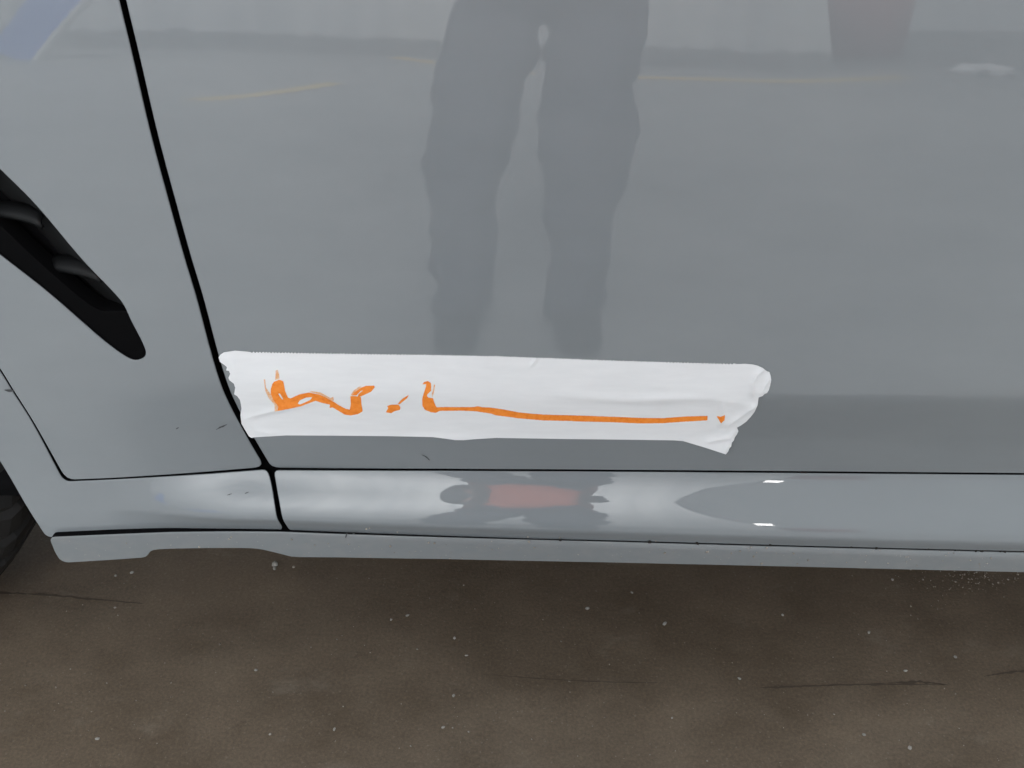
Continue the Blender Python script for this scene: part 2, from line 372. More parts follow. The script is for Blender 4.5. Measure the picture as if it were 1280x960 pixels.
# fender vent ------------------------------------------------------
vent = None
def S_in(d):
    return lambda x, z: s_door(x, z) + d
def build_vent():
    global vent
    # bezel: the flat band along the lower edge and the tip
    up_in = [(-150, 112), (-90, 190), (-45, 240), (0, 282), (30, 311), (70, 347), (108, 379), (128, 390), (134, 389), (150, 389), (164, 388.5)]
    tip = [(166, 404), (178, 428), (183, 442), (181, 449), (172, 452.5), (158, 450), (126, 427), (58, 368), (-2, 321), (-72, 264), (-132, 207), (-168, 160)]
    loop = [hxz(a_, b_, S_in(0.002)) for a_, b_ in curve(up_in, 4) + curve(tip, 4)]
    vent = panel('air_vent', S_in(0.0025), loop, parent=car, material=BLACKPL, r=0.0012, depth=0.02, spacing=0.006, step=0.003)
    # channel: sloping upper wall from the opening edge down to the recess floor
    up = curve(VENT_UP[:8] + [(168, 392)], 8)
    rows = []
    for k in range(7):
        t = k / 6
        row = []
        for a_, b_ in up:
            q = np.array(hit(a_, b_, s_door)); n = normal(s_door, q[0], q[2])
            e = q - n * (0.0025 + 0.030 * t ** 0.8) + np.array([-0.026, 0, -0.026]) * (t ** 1.15) + np.array([0.0016, 0, 0.0016]) * (1 - t)
            row.append(e)
        rows.append(row)
    m = len(up); V = [q for r_ in rows for q in r_]
    F = [(j * m + i, (j + 1) * m + i, (j + 1) * m + i + 1, j * m + i + 1) for j in range(6) for i in range(m - 1)]
    o = mesh_obj('channel_wall', V, F, CHANNEL, None); o.parent = vent
    so = o.modifiers.new('thick', 'SOLIDIFY'); so.thickness = 0.002; so.offset = 1
    # recess floor
    floor_loop = [hxz(a_, b_, s_door) for a_, b_ in [(-190, 60), (190, 392), (175, 440), (-170, 180)]]
    V = [(x, float(s_door(x, z)) + 0.036, z) for x, z in floor_loop]
    o = mesh_obj('recess_floor', V, [(0, 1, 2, 3)], SHADEBLK, None, smooth=False); o.parent = vent
    # louvre fins across the channel
    for fx, fy in ((-105, 150), (-48, 208), (14, 266), (88, 335)):
        # a curved blade: its upper face catches the light
        V = []; F = []
        na, nb = 10, 6
        for i in range(na):
            s = i / (na - 1)
            for j in range(nb):
                t = j / (nb - 1)
                a_ = fx - 34 + 66 * s + 4 * t; b_ = fy - 3 + 17 * t + 16 * max(0, s - 0.25) ** 2
                q = np.array(hit(a_, b_, s_door)); n = normal(s_door, q[0], q[2])
                V.append(q - n * (0.024 - 0.008 * s + 0.0 - 0.011 * t - 0.006 * math.sin(t * 3.14)))
        for i in range(na - 1):
            for j in range(nb - 1): F.append((i * nb + j, i * nb + j + 1, (i + 1) * nb + j + 1, (i + 1) * nb + j))
        o = mesh_obj('vent_fin', V, F, GLOSSBL, None); o.parent = vent
        so = o.modifiers.new('thick', 'SOLIDIFY'); so.thickness = 0.003; so.offset = -1
build_vent()

# wheel ------------------------------------------------------------
def build_wheel(cx, cy, cz, R, W):
    w = empty('wheel', (cx, cy, cz)); w.parent = car; w.matrix_parent_inverse = Matrix.Translation(-Vector(car.location))
    prof = [(R * 0.70, 0.42), (R * 0.72, 0.47), (R * 0.80, 0.515), (R * 0.88, 0.505), (R * 0.93, 0.475), (R * 0.965, 0.44), (R * 0.985, 0.40), (R * 0.995, 0.34), (R, 0.28), (R, 0.2), (R * 0.975, 0.195), (R * 0.975, 0.165), (R, 0.16), (R, 0.02), (R * 0.975, 0.015)]
    prof = prof + [(r_, -h_) for r_, h_ in prof[::-1]]
    N = 220; V = []; F = []; M = len(prof)
    for i in range(N):
        th = 2 * math.pi * i / N
        for k, (r_, h_) in enumerate(prof):
            rr = r_
            if r_ > R * 0.90 and abs(h_) > 0.21:
                ph = (i + int(abs(h_) * 14)) % 5
                if ph in (0,): rr -= 0.0075
            V.append((rr * math.cos(th), -h_ * W, rr * math.sin(th)))
    for i in range(N):
        for k in range(M - 1):
            F.append((i * M + k, ((i + 1) % N) * M + k, ((i + 1) % N) * M + k + 1, i * M + k + 1))
    t = mesh_obj('tyre', V, F, RUBBER, None, smooth=False); t.parent = w
    bm = bmesh.new()
    prof = [(R * 0.70, 0.40), (R * 0.69, 0.42), (R * 0.655, 0.40), (R * 0.64, 0.2), (R * 0.64, -0.35)]
    N = 64
    rings = [[bm.verts.new((r_ * math.cos(2 * math.pi * i / N), -h_ * W, r_ * math.sin(2 * math.pi * i / N))) for i in range(N)] for r_, h_ in prof]
    for a_, b_ in zip(rings, rings[1:]):
        for i in range(N): bm.faces.new((a_[i], a_[(i + 1) % N], b_[(i + 1) % N], b_[i]))
    for k in range(10):
        th = math.radians(k // 2 * 72 + (-9 if k % 2 else 9) + 20)
        box(bm, (0.40 * R * math.cos(th), -0.33 * W, 0.40 * R * math.sin(th)), (0.53 * R, 0.03, 0.032), Matrix.Rotation(-th, 4, 'Y'))
    rr = bmesh.ops.create_cone(bm, cap_ends=True, segments=32, radius1=0.2 * R, radius2=0.17 * R, depth=0.05)
    bmesh.ops.transform(bm, matrix=Matrix.Translation((0, -0.33 * W, 0)) @ Matrix.Rotation(math.pi / 2, 4, 'X'), verts=rr['verts'])
    o = bm_obj('rim', bm, RIMMAT, None, smooth=False); o.parent = w
build_wheel(-0.862, 0.145, 0.345, 0.345, 0.25)

# ------------------------------------------------------------------ floor
FLOOR, nt, p = mat('stained_concrete', (0.1, 0.08, 0.06), 0.55, 0.35)
v = objcoord(nt)
big = noise(nt, v, 1.7, 7, 0.62); mid = noise(nt, mapped(nt, v, (1, 1.6, 1)), 7.0, 8, 0.68); fine = noise(nt, v, 260, 4, 0.75)
c1 = ramp(nt, big, [(0.3, (0.130, 0.097, 0.066)), (0.5, (0.166, 0.127, 0.091)), (0.7, (0.190, 0.150, 0.110))])
c2 = mixc(nt, 0.75, c1, ramp(nt, mid, [(0.25, (0.55, 0.53, 0.5)), (0.5, (0.9, 0.9, 0.9)), (0.75, (1.2, 1.2, 1.18))]), 'MULTIPLY')
c3 = mixc(nt, 0.6, c2, ramp(nt, fine, [(0.30, (0.55, 0.55, 0.55)), (0.55, (1, 1, 1)), (0.75, (1.6, 1.55, 1.5))]), 'MULTIPLY')
# dark blotches
bl = ramp(nt, noise(nt, mapped(nt, v, (1, 1, 1), (3.1, 1.7, 0)), 26, 4, 0.6), [(0.66, (0, 0, 0)), (0.80, (0.7, 0.7, 0.7))])
c4 = mixc(nt, bl, c3, mixc(nt, 0.8, c3, (0.4, 0.38, 0.36), 'MULTIPLY'))
# pale aggregate flecks
vo = node(nt, 'ShaderNodeTexVoronoi', Scale=150.0); nt.links.new(v, vo.inputs['Vector'])
sp = ramp(nt, vo.outputs['Distance'], [(0.10, (1, 1, 1)), (0.22, (0, 0, 0))])
sepc = nt.nodes.new('ShaderNodeSeparateColor'); nt.links.new(vo.outputs['Color'], sepc.inputs[0])
pick = node(nt, 'ShaderNodeMath', operation='GREATER_THAN'); pick.inputs[1].default_value = 0.72; nt.links.new(sepc.outputs[0], pick.inputs[0])
mul = node(nt, 'ShaderNodeMath', operation='MULTIPLY'); nt.links.new(sp, mul.inputs[0]); nt.links.new(pick.outputs[0], mul.inputs[1])
mul2 = node(nt, 'ShaderNodeMath', operation='MULTIPLY'); nt.links.new(mul.outputs[0], mul2.inputs[0]); mul2.inputs[1].default_value = 0.3
c5 = mixc(nt, mul2.outputs[0], c4, (0.30, 0.27, 0.23))
dz_ = ramp(nt, noise(nt, mapped(nt, v, (1, 1.8, 1), (1.3, 0.4, 0)), 8, 9, 0.75), [(0.58, (0, 0, 0)), (0.80, (0.55, 0.55, 0.55))])
c5 = mixc(nt, dz_, c5, (0.27, 0.235, 0.195))
# floor brightness put into the albedo: paler away from the car and leftwards
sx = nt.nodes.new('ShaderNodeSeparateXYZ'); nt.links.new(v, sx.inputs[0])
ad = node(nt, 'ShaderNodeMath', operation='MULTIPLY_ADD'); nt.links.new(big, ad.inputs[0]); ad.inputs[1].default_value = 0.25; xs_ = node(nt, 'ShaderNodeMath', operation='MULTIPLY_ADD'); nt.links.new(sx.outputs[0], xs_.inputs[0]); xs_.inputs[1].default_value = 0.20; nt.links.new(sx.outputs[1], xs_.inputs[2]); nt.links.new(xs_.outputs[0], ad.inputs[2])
lit_far = ramp(nt, ad.outputs[0], [(0.0, (1, 1, 1)), (1.0, (0, 0, 0))])
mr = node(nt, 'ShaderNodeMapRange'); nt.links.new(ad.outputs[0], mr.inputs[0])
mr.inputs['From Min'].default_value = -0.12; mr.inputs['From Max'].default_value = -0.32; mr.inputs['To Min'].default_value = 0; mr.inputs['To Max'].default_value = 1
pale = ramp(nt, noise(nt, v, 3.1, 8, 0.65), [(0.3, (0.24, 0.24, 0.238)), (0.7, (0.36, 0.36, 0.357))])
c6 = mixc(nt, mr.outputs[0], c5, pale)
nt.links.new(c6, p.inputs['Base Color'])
nt.links.new(ramp(nt, mid, [(0.3, (0.42,) * 3), (0.7, (0.68,) * 3)]), p.inputs['Roughness'])
nb = bump(nt, p, fine, 0.5, 0.0012)
bump(nt, p, mid, 0.3, 0.004, nb)
n_ = 80
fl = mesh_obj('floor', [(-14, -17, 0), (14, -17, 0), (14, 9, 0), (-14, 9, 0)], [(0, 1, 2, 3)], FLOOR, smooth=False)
tag(fl, 'dark brown stained concrete floor under the grey car', kind='structure')

# ------------------------------------------------------------------ tape
def curve_line(pts):
    xs, ys = zip(*pts); return lambda x: np.interp(x, xs, ys)
def ridge(px, py, pts, amp, width, fade=14.0, sharp=False):
    """smooth fold along a polyline, px units in, metres out"""
    P = np.array(pts, float); best = np.full(np.shape(px), 1e9); tt = np.zeros(np.shape(px))
    seg = np.linalg.norm(np.diff(P, axis=0), axis=1); cum = np.concatenate([[0], np.cumsum(seg)])
    for i in range(len(P) - 1):
        d = P[i + 1] - P[i]; t = np.clip(((px - P[i][0]) * d[0] + (py - P[i][1]) * d[1]) / (d @ d), 0, 1)
        dd = np.hypot(px - P[i][0] - t * d[0], py - P[i][1] - t * d[1]); m = dd < best
        best = np.where(m, dd, best); tt = np.where(m, cum[i] + t * seg[i], tt)
    e = np.minimum(1, tt / fade) * np.minimum(1, (cum[-1] - tt) / fade)
    return amp * (np.exp(-best / (width * 0.75)) if sharp else np.exp(-(best / width) ** 2)) * (0.25 + 0.75 * e)
NO = [(rnd.uniform(0.01, 0.05), rnd.uniform(0.02, 0.09), rnd.uniform(0, 6.3), rnd.uniform(0.3, 1)) for _ in range(9)]
def tape_h(px, py):
    h = 0.0007
    for a_, b_, ph, w in NO: h = h + 0.00007 * w * np.sin(px * a_ + py * b_ + ph)
    ymid = (py - 440) / 105.0
    # long soft fold towards the right
    h += ridge(px, py, [(700, 494), (780, 499), (840, 497), (890, 497), (930, 504), (946, 508)], 0.0018, 5.5, 110)
    h += ridge(px, py, [(770, 482), (850, 482), (900, 490), (925, 492)], 0.0006, 9.0, 60)
    # creases at the left end
    h += ridge(px, py, [(302, 523), (325, 517), (362, 508), (400, 502)], 0.0013, 4.0, 26, True)
    h -= ridge(px, py, [(304, 529), (340, 520), (380, 515)], 0.0007, 4.5, 25)
    h += ridge(px, py, [(306, 520), (318, 536), (345, 545)], 0.0008, 4, 10)
    h += ridge(px, py, [(278, 444), (290, 452), (296, 470)], 0.0012, 5, 8)
    # crumpled right end
    h = h + ridge(px, py, [(955, 460), (946, 466), (940, 478), (941, 496)], 0.0030, 6.0, 6, True)
    h = h + ridge(px, py, [(962, 470), (956, 480), (950, 494)], 0.0024, 4.0, 5, True)
    h = h + ridge(px, py, [(947, 504), (930, 515), (915, 526), (908, 534)], 0.0026, 5.0, 8, True)
    h = h + ridge(px, py, [(903, 500), (904, 518), (899, 534)], 0.0014, 3.5, 6, True)
    h = h - ridge(px, py, [(905, 534), (890, 541), (866, 545)], 0.0012, 4.0, 8, True)
    h = h + ridge(px, py, [(920, 536), (912, 545), (900, 548), (880, 551)], 0.0022, 3.2, 6, True)
    h = h + ridge(px, py, [(917, 543), (911, 553), (907, 563)], 0.0026, 4.0, 6, True)
    h = h + 0.0030 * smooth(546, 566, py) * smooth(850, 905, px)
    h += ridge(px, py, [(520, 546), (569, 549), (600, 548)], 0.0012, 6.0, 30)
    h += ridge(px, py, [(662, 458), (672, 447)], 0.0012, 2.2, 4)
    h += ridge(px, py, [(715, 528), (735, 524), (760, 523)], 0.0006, 4, 14)
    h += ridge(px, py, [(360, 495), (480, 493), (640, 506), (720, 516)], 0.0004, 14, 60)
    return h
top_fn = curve_line([(300, 439.2), (316, 439.8), (620, 444.8), (760, 450.0), (920, 454.8)])
T = []
T += [(313, 439.7), (307, 439), (294, 438), (280, 440), (275.5, 443), (273.5, 446), (275, 451.7), (281.7, 456.4), (283.9, 458.5), (282.8, 462.5), (286.4, 463), (288, 466.6), (285.7, 471.8), (287, 474.7), (292.5, 479), (294.2, 484), (292.8, 492), (296.6, 494.4), (300, 499), (301.3, 504.5), (302, 510), (300.7, 518), (302, 529), (306, 536), (311.5, 545), (314.5, 546.8)]
T += [(320, 546), (358, 543.8), (420, 544), (485, 544.6), (541, 545), (556, 546.6), (569, 548.4), (580, 548.8), (592, 548), (620, 546.8), (709, 548.3), (800, 549.2), (842, 549.8), (854, 550.8), (881, 558), (906.5, 564.6), (909.5, 560.5), (911, 556.8), (913.4, 555.6), (914.2, 551), (917, 549), (918.4, 545), (921, 542), (922.8, 538.0), (921.0, 533.6), (926, 531), (932.5, 526.5), (938, 520.5), (942.8, 514), (946.5, 505), (948, 496.0), (950, 495), (953, 494.2), (955.5, 491.2), (958.5, 490.6), (960.8, 487), (962.5, 481), (963.8, 474), (963, 469), (961.6, 464.5), (958.5, 463.5), (953, 459), (947, 456.4), (940, 455), (931, 454.4), (921, 454.8)]
xq = 917.0; k = 0
while xq > 314:
    T.append((xq, float(top_fn(xq)) + (0.9 if k % 2 else -0.8) * (0.6 + 0.6 * rnd.random()))); xq -= 1.9 + 0.25 * rnd.random(); k += 1
def px_sheet(name, loop, material, parent, lift, spacing, thick=True, holes=()):
    L = np.array(loop, float)
    if area2(L) < 0: L = L[::-1].copy()
    loops = [L]
    for h in holes:
        H = np.array(h, float); loops.append(H if area2(H) > 0 else H[::-1].copy())
    V, F = fill(loops, spacing, spacing * 0.5)
    Q = hits(V[:, 0], V[:, 1], s_door); N_ = normals(s_door, Q[:, 0], Q[:, 2])
    P = list(Q + N_ * (np.maximum(tape_h(V[:, 0], V[:, 1]), 0.0003) + lift)[:, None])
    if thick:                                                    # rim: the cut edge goes back towards the surface
        o0 = 0
        F = [f if ((V[f[1]] - V[f[0]])[0] * (V[f[2]] - V[f[0]])[1] - (V[f[1]] - V[f[0]])[1] * (V[f[2]] - V[f[0]])[0]) < 0 else f[::-1] for f in F]
        for l in loops[:1]:
            n_ = len(l); base = len(P)
            for i in range(n_): P.append(np.array(P[i]))
            for i in range(n_):
                q = np.array(P[i]); nn = normal(s_door, q[0], q[2]); P.append(q - nn * 0.00035)
            for i in range(n_):
                j = (i + 1) % n_; F.append((base + i, base + j, base + n_ + j, base + n_ + i))
    else:
        F = [f if ((V[f[1]] - V[f[0]])[0] * (V[f[2]] - V[f[0]])[1] - (V[f[1]] - V[f[0]])[1] * (V[f[2]] - V[f[0]])[0]) < 0 else f[::-1] for f in F]
    return mesh_obj(name, P, F, material, parent)
tape = px_sheet('masking_tape', T, TAPE, None, 0.0, 1.9)
tag(tape, 'strip of white masking tape with orange handwriting stuck on the grey car door', 'tape')
def z8(pts, ox, oy, s): return [(ox + a_ / s, oy + b_ / s) for a_, b_ in pts]
def dens(loop, step=1.2): return [tuple(q) for q in resample(loop, step)]
def jag(loop, amp):
    L = resample(loop, 1.0); return [(a_ + rnd.uniform(-amp, amp), b_ + rnd.uniform(-amp, amp)) for a_, b_ in L]
Wm = z8([(165, 235), (180, 212), (235, 190), (275, 205), (285, 250), (292, 300), (322, 370), (350, 376), (430, 338), (530, 318), (640, 338), (700, 365), (770, 405), (830, 445), (900, 482), (940, 490), (950, 430), (946, 352), (990, 352), (1050, 362), (1056, 430), (1068, 505), (1020, 535), (950, 547), (890, 540), (850, 515), (770, 468), (738, 472), (742, 440), (660, 420), (600, 398), (560, 412), (450, 448), (330, 478), (215, 496), (225, 455), (180, 400), (150, 330), (150, 285)], 320, 450, 8)
Wh = z8([(420, 425), (440, 395), (500, 368), (565, 362), (545, 392), (480, 420), (440, 434)], 320, 450, 8)
Wh2 = z8([(225, 330), (240, 325), (262, 360), (276, 388), (262, 384), (240, 358)], 320, 450, 8)
px_sheet('handwritten_letter', jag(Wm, 0.12), INK, tape, 0.00025, 1.5, False, [dens(Wh), dens(Wh2, 0.8)])
px_sheet('thin_ink', jag(z8([(80, 185), (95, 190), (100, 265), (130, 310), (152, 335), (182, 402), (222, 452), (212, 496), (190, 500), (188, 440), (130, 375), (95, 300)], 320, 450, 8), 0.1), INKTHIN, tape, 0.00022, 1.5, False)
px_sheet('thin_ink', jag(z8([(195, 190), (200, 100), (222, 92), (235, 150), (238, 182)], 320, 450, 8), 0.2), INKTHIN, tape, 0.00022, 1.5, False)
px_sheet('thin_ink', jag(z8([(535, 312), (560, 303), (650, 318), (745, 372), (775, 360), (780, 400), (770, 402), (700, 362), (640, 334)], 320, 450, 8), 0.1), INKTHIN, tape, 0.00022, 1.5, False)
px_sheet('ink_upstroke', jag(z8([(960, 345), (985, 315), (1040, 275), (1100, 252), (1185, 250), (1188, 268), (1150, 310), (1060, 350), (1015, 368), (1025, 335), (1075, 295), (1050, 300), (1005, 345)], 320, 450, 8), 0.1), INK, tape, 0.00025, 1.2, False)
px_sheet('thin_ink', jag(z8([(950, 340), (975, 300), (1030, 262), (1060, 258), (1000, 300), (968, 345)], 320, 450, 8), 0.1), INKTHIN, tape, 0.00021, 1.2, False)
px_sheet('ink_dot', jag(z8([(100, 515), (125, 470), (110, 455), (150, 440), (225, 438), (245, 465), (242, 490), (190, 503), (150, 525)], 470, 450, 8), 0.12), INK, tape, 0.00025, 1.2, False)
px_sheet('ink_dot_tail', jag(z8([(218, 432), (240, 405), (270, 375), (330, 340), (310, 375), (262, 412), (238, 434)], 470, 450, 8), 0.08), INK, tape, 0.00025, 1.2, False)
Lm = z8([(465, 237), (480, 215), (520, 205), (550, 225), (552, 300), (518, 330), (510, 350), (524, 368), (570, 372), (585, 420), (605, 465), (700, 462), (850, 462), (960, 462), (1020, 453), (1060, 462), (1150, 466), (1280, 485)], 470, 450, 8)
lu = [(700, 318), (820, 327), (100, 318), (200, 327), (400, 334), (600, 342), (700, 343), (800, 336), (890, 334)][2:]
ll = [(890, 352), (800, 357), (700, 364), (600, 365), (500, 361), (400, 357), (200, 352), (100, 343), (0, 330)]
Lm = Lm + z8(lu, 620, 420, 3.368) + z8(ll, 620, 420, 3.368) + z8([(1150, 526), (1000, 503), (860, 497), (640, 500), (600, 520), (550, 515), (490, 490), (465, 450), (463, 380), (480, 320), (500, 262), (505, 235)], 470, 450, 8)
px_sheet('handwritten_letter', jag(Lm, 0.15), INK, tape, 0.00025, 1.5, False)
px_sheet('thin_ink', jag(z8([(580, 238), (592, 242), (584, 300), (572, 345), (562, 365), (560, 330), (572, 290)], 470, 450, 8), 0.08), INKTHIN, tape, 0.00022, 1.0, False)
px_sheet('ink_dot', jag(z8([(928, 335), (945, 336), (962, 326), (962, 350), (945, 361), (936, 346)], 620, 420, 3.368), 0.15), INK, tape, 0.00025, 1.0, False)

#@@PLACE
# ------------------------------------------------------------------ what stands behind the photographer (seen mirrored in the paint)
WALLM, nt, p = mat('pale_plaster_wall', (0.75, 0.75, 0.74), 0.8, 0.2)
v = objcoord(nt)
nt.links.new(ramp(nt, noise(nt, mapped(nt, v, (1, 1, 0.2)), 1.3, 8, 0.6), [(0.3, (0.60, 0.61, 0.62)), (0.62, (0.80, 0.80, 0.79))]), p.inputs['Base Color'])
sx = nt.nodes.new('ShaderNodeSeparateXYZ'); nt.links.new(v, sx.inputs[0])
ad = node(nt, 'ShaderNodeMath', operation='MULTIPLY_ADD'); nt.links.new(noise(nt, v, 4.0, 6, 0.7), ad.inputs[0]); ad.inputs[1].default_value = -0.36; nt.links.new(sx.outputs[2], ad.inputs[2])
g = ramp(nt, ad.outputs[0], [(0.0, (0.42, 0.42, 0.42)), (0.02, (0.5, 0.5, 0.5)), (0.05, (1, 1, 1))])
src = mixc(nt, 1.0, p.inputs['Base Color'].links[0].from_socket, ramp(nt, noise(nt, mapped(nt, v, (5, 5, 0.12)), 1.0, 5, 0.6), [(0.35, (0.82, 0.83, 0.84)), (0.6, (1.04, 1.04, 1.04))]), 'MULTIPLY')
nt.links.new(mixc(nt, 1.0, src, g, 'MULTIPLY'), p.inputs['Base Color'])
YEL, _, _ = mat('yellow_floor_paint', (0.70, 0.50, 0.14), 0.6)
BLUE, _, _ = mat('blue_column_paint', (0.10, 0.26, 0.85), 0.6)
RED, _, _ = mat('red_bin_plastic', (0.40, 0.03, 0.04), 0.5)
GREYW, _, _ = mat('grey_block_wall', (0.30, 0.31, 0.32), 0.8)
def prism(name, pts, y0, y1, m):
    n_ = len(pts); V = [(x, y0, z) for x, z in pts] + [(x, y1, z) for x, z in pts]
    F = [tuple(range(n_)), tuple(range(2 * n_ - 1, n_ - 1, -1))] + [(i, i + n_, (i + 1) % n_ + n_, (i + 1) % n_) for i in range(n_)]
    bm = bmesh.new(); vs = [bm.verts.new(q) for q in V]
    for f in F: bm.faces.new([vs[i] for i in f])
    return bm_obj(name, bm, m, smooth=False)
wp = [(-9, 0), (2.45, 0), (2.2, 1.6), (1.55, 6.0), (1.3, 8.0), (-9, 8.0)]
bm = bmesh.new(); wy = lambda x: -7.0 + (x - 1.6) * 0.24
fr = [bm.verts.new((x, wy(x), z)) for x, z in wp]; bk = [bm.verts.new((x, wy(x) - 0.2, z)) for x, z in wp]
bm.faces.new(fr); bm.faces.new(bk[::-1])
for i in range(6): bm.faces.new((fr[i], bk[i], bk[(i + 1) % 6], fr[(i + 1) % 6]))
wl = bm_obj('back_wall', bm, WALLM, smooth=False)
tag(wl, 'pale plaster wall mirrored at the top of the grey door', 'wall')
WHITEP, _, _ = mat('white_edge_paint', (0.85, 0.85, 0.85), 0.6)
lean = Matrix.Rotation(math.radians(31), 4, 'Y')
bm = bmesh.new(); box(bm, (-3.29, -6.7, 0.53), (0.30, 0.12, 1.2), lean); bp = bm_obj('slanted_post', bm, BLUE, smooth=False, bevel=0.02)
tag(bp, 'slanted blue post with a white edge, mirrored at the top left of the fender', 'post')
bm = bmesh.new(); box(bm, (-3.29 + 0.17 * math.cos(0.54), -6.66, 0.53 - 0.17 * math.sin(0.54)), (0.03, 0.12, 1.2), lean); bm_obj('white_edge', bm, WHITEP, bp, smooth=False)
def strip(name, a_, b_, w, m, label, z=0.004):
    a_, b_ = Vector(a_), Vector(b_); d = (b_ - a_).normalized(); n = Vector((-d.y, d.x)) * w / 2
    o = mesh_obj(name, [(*(a_ - n), z), (*(b_ - n), z), (*(b_ + n), z), (*(a_ + n), z)], [(0, 1, 2, 3)], m, smooth=False)
    tag(o, label, kind='structure'); return o
def line(name, pts, w, m, label, z=0.004):
    P = curve(pts, 6); L = []; Rr = []
    for i, q in enumerate(P):
        t = Vector(P[min(i + 1, len(P) - 1)]) - Vector(P[max(i - 1, 0)]); t.normalize(); n = Vector((-t.y, t.x)) * w / 2
        L.append((q[0] + n.x, q[1] + n.y, z)); Rr.append((q[0] - n.x, q[1] - n.y, z))
    k = len(P); o = mesh_obj(name, L + Rr, [(i, k + i, k + i + 1, i + 1) for i in range(k - 1)], m, smooth=False); tag(o, label, kind='structure')
line('floor_marking', [(0.5, -6.0), (1.2, -5.95), (1.94, -5.9), (2.87, -6.4)], 0.22, YEL, 'thin yellow line painted on the floor before the pale wall')
line('floor_marking', [(-1.12, -7.5), (-0.8, -7.1), (-0.4, -6.6), (0.1, -6.1)], 0.16, YEL, 'thin yellow line running slantwise to the pale wall')
line('floor_marking', [(-1.66, -4.1), (-1.41, -4.57), (-1.19, -5.15)], 0.14, YEL, 'short yellow line painted left of the photographer')
bm = bmesh.new()
for _ in range(7):
    q = bmesh.ops.create_icosphere(bm, subdivisions=2, radius=1)
    for w in q['verts']: w.co *= 1 + rnd.uniform(-0.2, 0.2)
    bmesh.ops.transform(bm, matrix=Matrix.Translation((3.5 + rnd.uniform(-0.12, 0.16), -6.6 + rnd.uniform(-0.1, 0.1), 0.06)) @ Matrix.Diagonal((0.09, 0.08, 0.07, 1)), verts=q['verts'])
tag(bm_obj('white_bag', bm, WHITEP), 'small crumpled white bag on the floor, mirrored at the right edge', 'bag')
bm = bmesh.new(); r_ = bmesh.ops.create_cone(bm, cap_ends=True, segments=28, radius1=0.36, radius2=0.43, depth=1.2)
bmesh.ops.transform(bm, matrix=Matrix.Translation((3.36, -8.8, 0.62)), verts=r_['verts'])
bin_ = bm_obj('red_bin', bm, RED); tag(bin_, 'red bin mirrored at the top right of the door beside the pale wall', 'bin')
bm = bmesh.new(); r_ = bmesh.ops.create_cone(bm, cap_ends=True, segments=28, radius1=0.455, radius2=0.42, depth=0.07)
bmesh.ops.transform(bm, matrix=Matrix.Translation((3.36, -8.8, 1.255)), verts=r_['verts']); bm_obj('lid', bm, RED, bin_)

# flood lamps far behind, on one post: their glints show twice on the sill
LAMPW, _, _ = mat('lamp_housing', (0.25, 0.25, 0.25), 0.5)
def lampmat(s):
    m = bpy.data.materials.new('lit_lamp_glass'); m.use_nodes = True; nt = m.node_tree; nt.nodes.clear()
    e = nt.nodes.new('ShaderNodeEmission'); e.inputs[0].default_value = (1, 0.98, 0.95, 1); e.inputs[1].default_value = s
    o = nt.nodes.new('ShaderNodeOutputMaterial'); nt.links.new(e.outputs[0], o.inputs[0]); return m
LIT = lampmat(18.0)
def flood(x, y, z, w, label):
    bm = bmesh.new(); box(bm, (x, y - 0.06, z), (w + 0.06, 0.1, 0.96)); t = bm_obj('flood_lamp', bm, LAMPW, smooth=False, bevel=0.01)
    bm = bmesh.new(); box(bm, (x, y, z), (w, 0.012, 0.9)); bm_obj('lamp_glass', bm, LIT, t, smooth=False)
    bm = bmesh.new(); box(bm, (x, y - 0.14, z / 2), (0.07, 0.07, z)); bm_obj('post', bm, LAMPW, t, smooth=False)
    tag(t, label, 'lamp')
flood(3.58, -13, 3.3, 0.10, 'narrow lit lamp glinting on the sill, left of the wider one')
flood(4.08, -13, 3.3, 0.27, 'wide lit lamp glinting on the sill, right of the narrower one')

# added fill lights, unseen: a wall wash and a lamp over the car
def area(name, loc, target, sx_, sy_, power, color=(0.97, 0.985, 1.0)):
    l = bpy.data.lights.new(name, 'AREA'); l.shape = 'RECTANGLE'; l.size = sx_; l.size_y = sy_; l.energy = power; l.color = color
    o = bpy.data.objects.new(name, l); col.objects.link(o); o.location = loc
    o.rotation_euler = (Vector(target) - Vector(loc)).to_track_quat('-Z', 'Y').to_euler(); return o
area('added_wall_wash', (-1.3, -4.3, 6.2), (-1.3, -6.9, 4.4), 5.5, 0.6, 1100)  # added wash, brightens the wall mirrored in the sill
# added unseen lamp over the car: lights the photographer's front and the floor
bm = bmesh.new(); box(bm, (0, 0.9, 2.74), (1.3, 0.30, 0.07)); cl = bm_obj('added_fill_lamp', bm, LAMPW, smooth=False, bevel=0.01); tag(cl, 'added fill lamp above the grey car, out of frame', 'lamp')
bm = bmesh.new(); box(bm, (0, 0.9, 2.69), (1.2, 0.22, 0.02)); bm_obj('fill_diffuser', bm, LIT, cl, smooth=False)
area('added_fill_light', (0, 0.9, 2.66), (0, -0.1, 0.6), 1.2, 0.22, 230)

